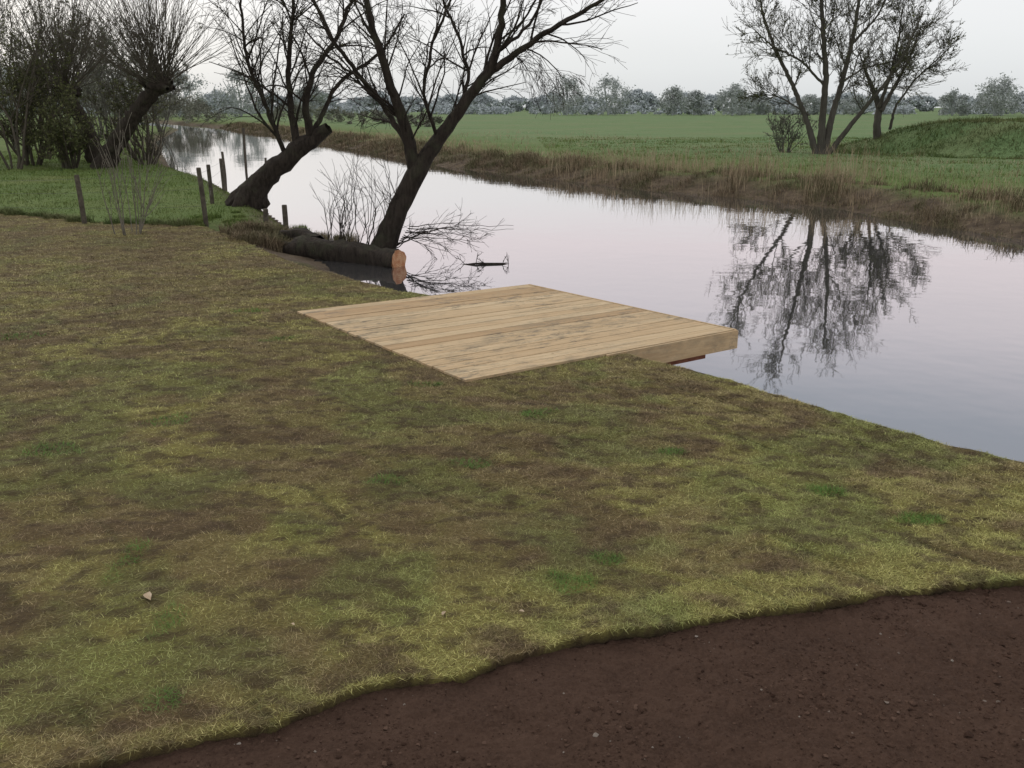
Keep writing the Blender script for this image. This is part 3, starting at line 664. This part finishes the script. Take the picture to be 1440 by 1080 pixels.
# ---------------------------------------------------------------- fences & posts
def post(name,x,y,z0,h,r,lean=(0,0),par=None):
    t=Tree(int(abs(x*97+y*13)));t.tube([(x,y,z0-.3),(x+lean[0]*.5,y+lean[1]*.5,z0+h*.5),(x+lean[0],y+lean[1],z0+h-.03),(x+lean[0],y+lean[1],z0+h),(x+lean[0],y+lean[1],z0+h+.002)],(r,r,r*.97,r*.85,.001),k=9,rough=.03)
    return t.build(name,[M_post,M_post],parent=par)
fe=empty('wire_fence')
ps=[(-16.4,22.6,.95),(-13.0,21.3,1.0),(-9.6,20.15,1.12),(-6.85,20.1,1.28),(-8.3,25.0,1.05),(-9.5,29.9,.95)]
for i,(x,y,h) in enumerate(ps): post('post_%d'%i,x,y,-.05,h,.055,(rng.normal(0,.03),0),fe)
t=Tree(77)
for (a,b) in zip(ps[:-1],ps[1:]):
    for f_ in (.35,.65,.92):
        n=8;t.tube([(a[0]+(b[0]-a[0])*q/n,a[1]+(b[1]-a[1])*q/n,-.05+(a[2]+(b[2]-a[2])*q/n)*f_-.03*math.sin(math.pi*q/n)) for q in range(n+1)],[.003]*(n+1),k=3)
t.build('wires',[M_wire,M_wire],parent=fe)
post('mooring_post',-5.2,20.6,-.25,.62,.06)
post('mooring_post',-5.75,20.9,-.2,.45,.06,(.03,0))
post('river_marker_pole',-12.4,42.5,WZ-.3,2.3,.06,(.05,0))
post('river_marker_pole',-12.9,41.0,WZ-.3,1.3,.06,(-.05,0))
post('river_marker_pole',-11.3,41.8,WZ-.3,1.0,.05,(.05,0))

t=Tree(81)
for q in range(6):
    x=-.95+.18*q+rng.normal(0,.05);t.branch((x,17.1+rng.normal(0,.1),WZ-.03),np.array([rng.normal(0,.6),0,.7]),.22,.010,1,nk=3,minr=.005)
t.tube([(-1.1,17.1,WZ-.03),(-.7,17.05,WZ+.02),(-.2,17.1,WZ+.01),(.05,17.2,WZ-.03)],(.012,.02,.02,.01),k=5)
t.build('broken_branch',[M_bark,M_leaf])
V=[];F=[];lv=[(-1.93,4.16,.040),(-.35,4.0,.020),(.05,4.02,.015),(-1.1,3.9,.015)]
for (x,y,s0) in lv:
    a=rng.random()*6.28;o=len(V);ca,sa=math.cos(a),math.sin(a)
    for (u,v,zz) in [(-1,0,.0),(-.4,.5,.35),(.4,.45,.3),(1,0,.1),(.4,-.5,.5),(-.4,-.45,.45),(0,0,.08)]:
        V.append((x+s0*(u*ca-v*sa),y+s0*(u*sa+v*ca),.022+s0*zz))
    F+=[(o+6,o+i,o+(i+1)%6) for i in range(6)]
mk('fallen_leaves',np.array(V),np.array(F),m_plain('dry_leaf',(.38,.27,.17),(.6,.48,.34),30))

# ---------------------------------------------------------------- sky, sun, camera
w=bpy.data.worlds.new('World');sc.world=w;w.use_nodes=True;t=w.node_tree;t.nodes.clear()
out=t.nodes.new('ShaderNodeOutputWorld');bg=t.nodes.new('ShaderNodeBackground');bg.inputs[1].default_value=.1
sky=t.nodes.new('ShaderNodeTexSky');sky.sky_type='NISHITA';sky.sun_disc=False;sky.sun_elevation=R(26);sky.sun_rotation=R(-40);sky.dust_density=3
tc=t.nodes.new('ShaderNodeTexCoord');sep=t.nodes.new('ShaderNodeSeparateXYZ');t.links.new(tc.outputs['Generated'],sep.inputs[0])
rp=t.nodes.new('ShaderNodeValToRGB');e=rp.color_ramp.elements
stops=[(0,(.58,.60,.61)),(.04,(.65,.67,.68)),(.10,(.72,.725,.735)),(.145,(.77,.705,.725)),(.21,(.72,.68,.71)),(.31,(.43,.47,.53)),(.55,(.56,.58,.62)),(1,(.92,.92,.92))]
while len(e)<len(stops): e.new(.5)
for i,(p,c) in enumerate(stops): e[i].position=p;e[i].color=(*c,1)
ns=t.nodes.new('ShaderNodeTexNoise');ns.inputs['Scale'].default_value=2.2;ns.inputs['Detail'].default_value=4
mpn=t.nodes.new('ShaderNodeMapping');mpn.inputs['Scale'].default_value=(1,1,4);t.links.new(tc.outputs['Generated'],mpn.inputs[0]);t.links.new(mpn.outputs[0],ns.inputs[0])
t.links.new(sep.outputs[2],rp.inputs[0])
ad=t.nodes.new('ShaderNodeMath');ad.operation='MULTIPLY_ADD';ad.inputs[1].default_value=1.5;ad.inputs[2].default_value=12.4;t.links.new(ns.outputs['Fac'],ad.inputs[0])
vm=t.nodes.new('ShaderNodeVectorMath');vm.operation='SCALE';t.links.new(rp.outputs[0],vm.inputs[0]);t.links.new(ad.outputs[0],vm.inputs['Scale'])
mx=t.nodes.new('ShaderNodeMix');mx.data_type='RGBA';mx.inputs[0].default_value=.9
t.links.new(sky.outputs[0],mx.inputs[6]);t.links.new(vm.outputs[0],mx.inputs[7]);t.links.new(mx.outputs[2],bg.inputs[0]);t.links.new(bg.outputs[0],out.inputs[0])
sl=bpy.data.lights.new('sun','SUN');sl.energy=.55;sl.angle=R(25);sl.color=(1,.93,.84);so=bpy.data.objects.new('sun',sl);sc.collection.objects.link(so)
el=R(26);az=R(-40);dv=Vector((math.sin(az)*math.cos(el),math.cos(az)*math.cos(el),math.sin(el)));so.rotation_euler=dv.to_track_quat('Z','Y').to_euler()
cam=bpy.data.cameras.new('camera');co=bpy.data.objects.new('camera',cam);sc.collection.objects.link(co);sc.camera=co
co.location=(0,0,2.5);co.rotation_euler=(R(90-17.3),0,0);cam.sensor_width=36;cam.lens=36*1250/1440;cam.clip_end=6000;cam.clip_start=.05
sc.view_settings.view_transform='Standard';sc.view_settings.look='None';sc.view_settings.exposure=0
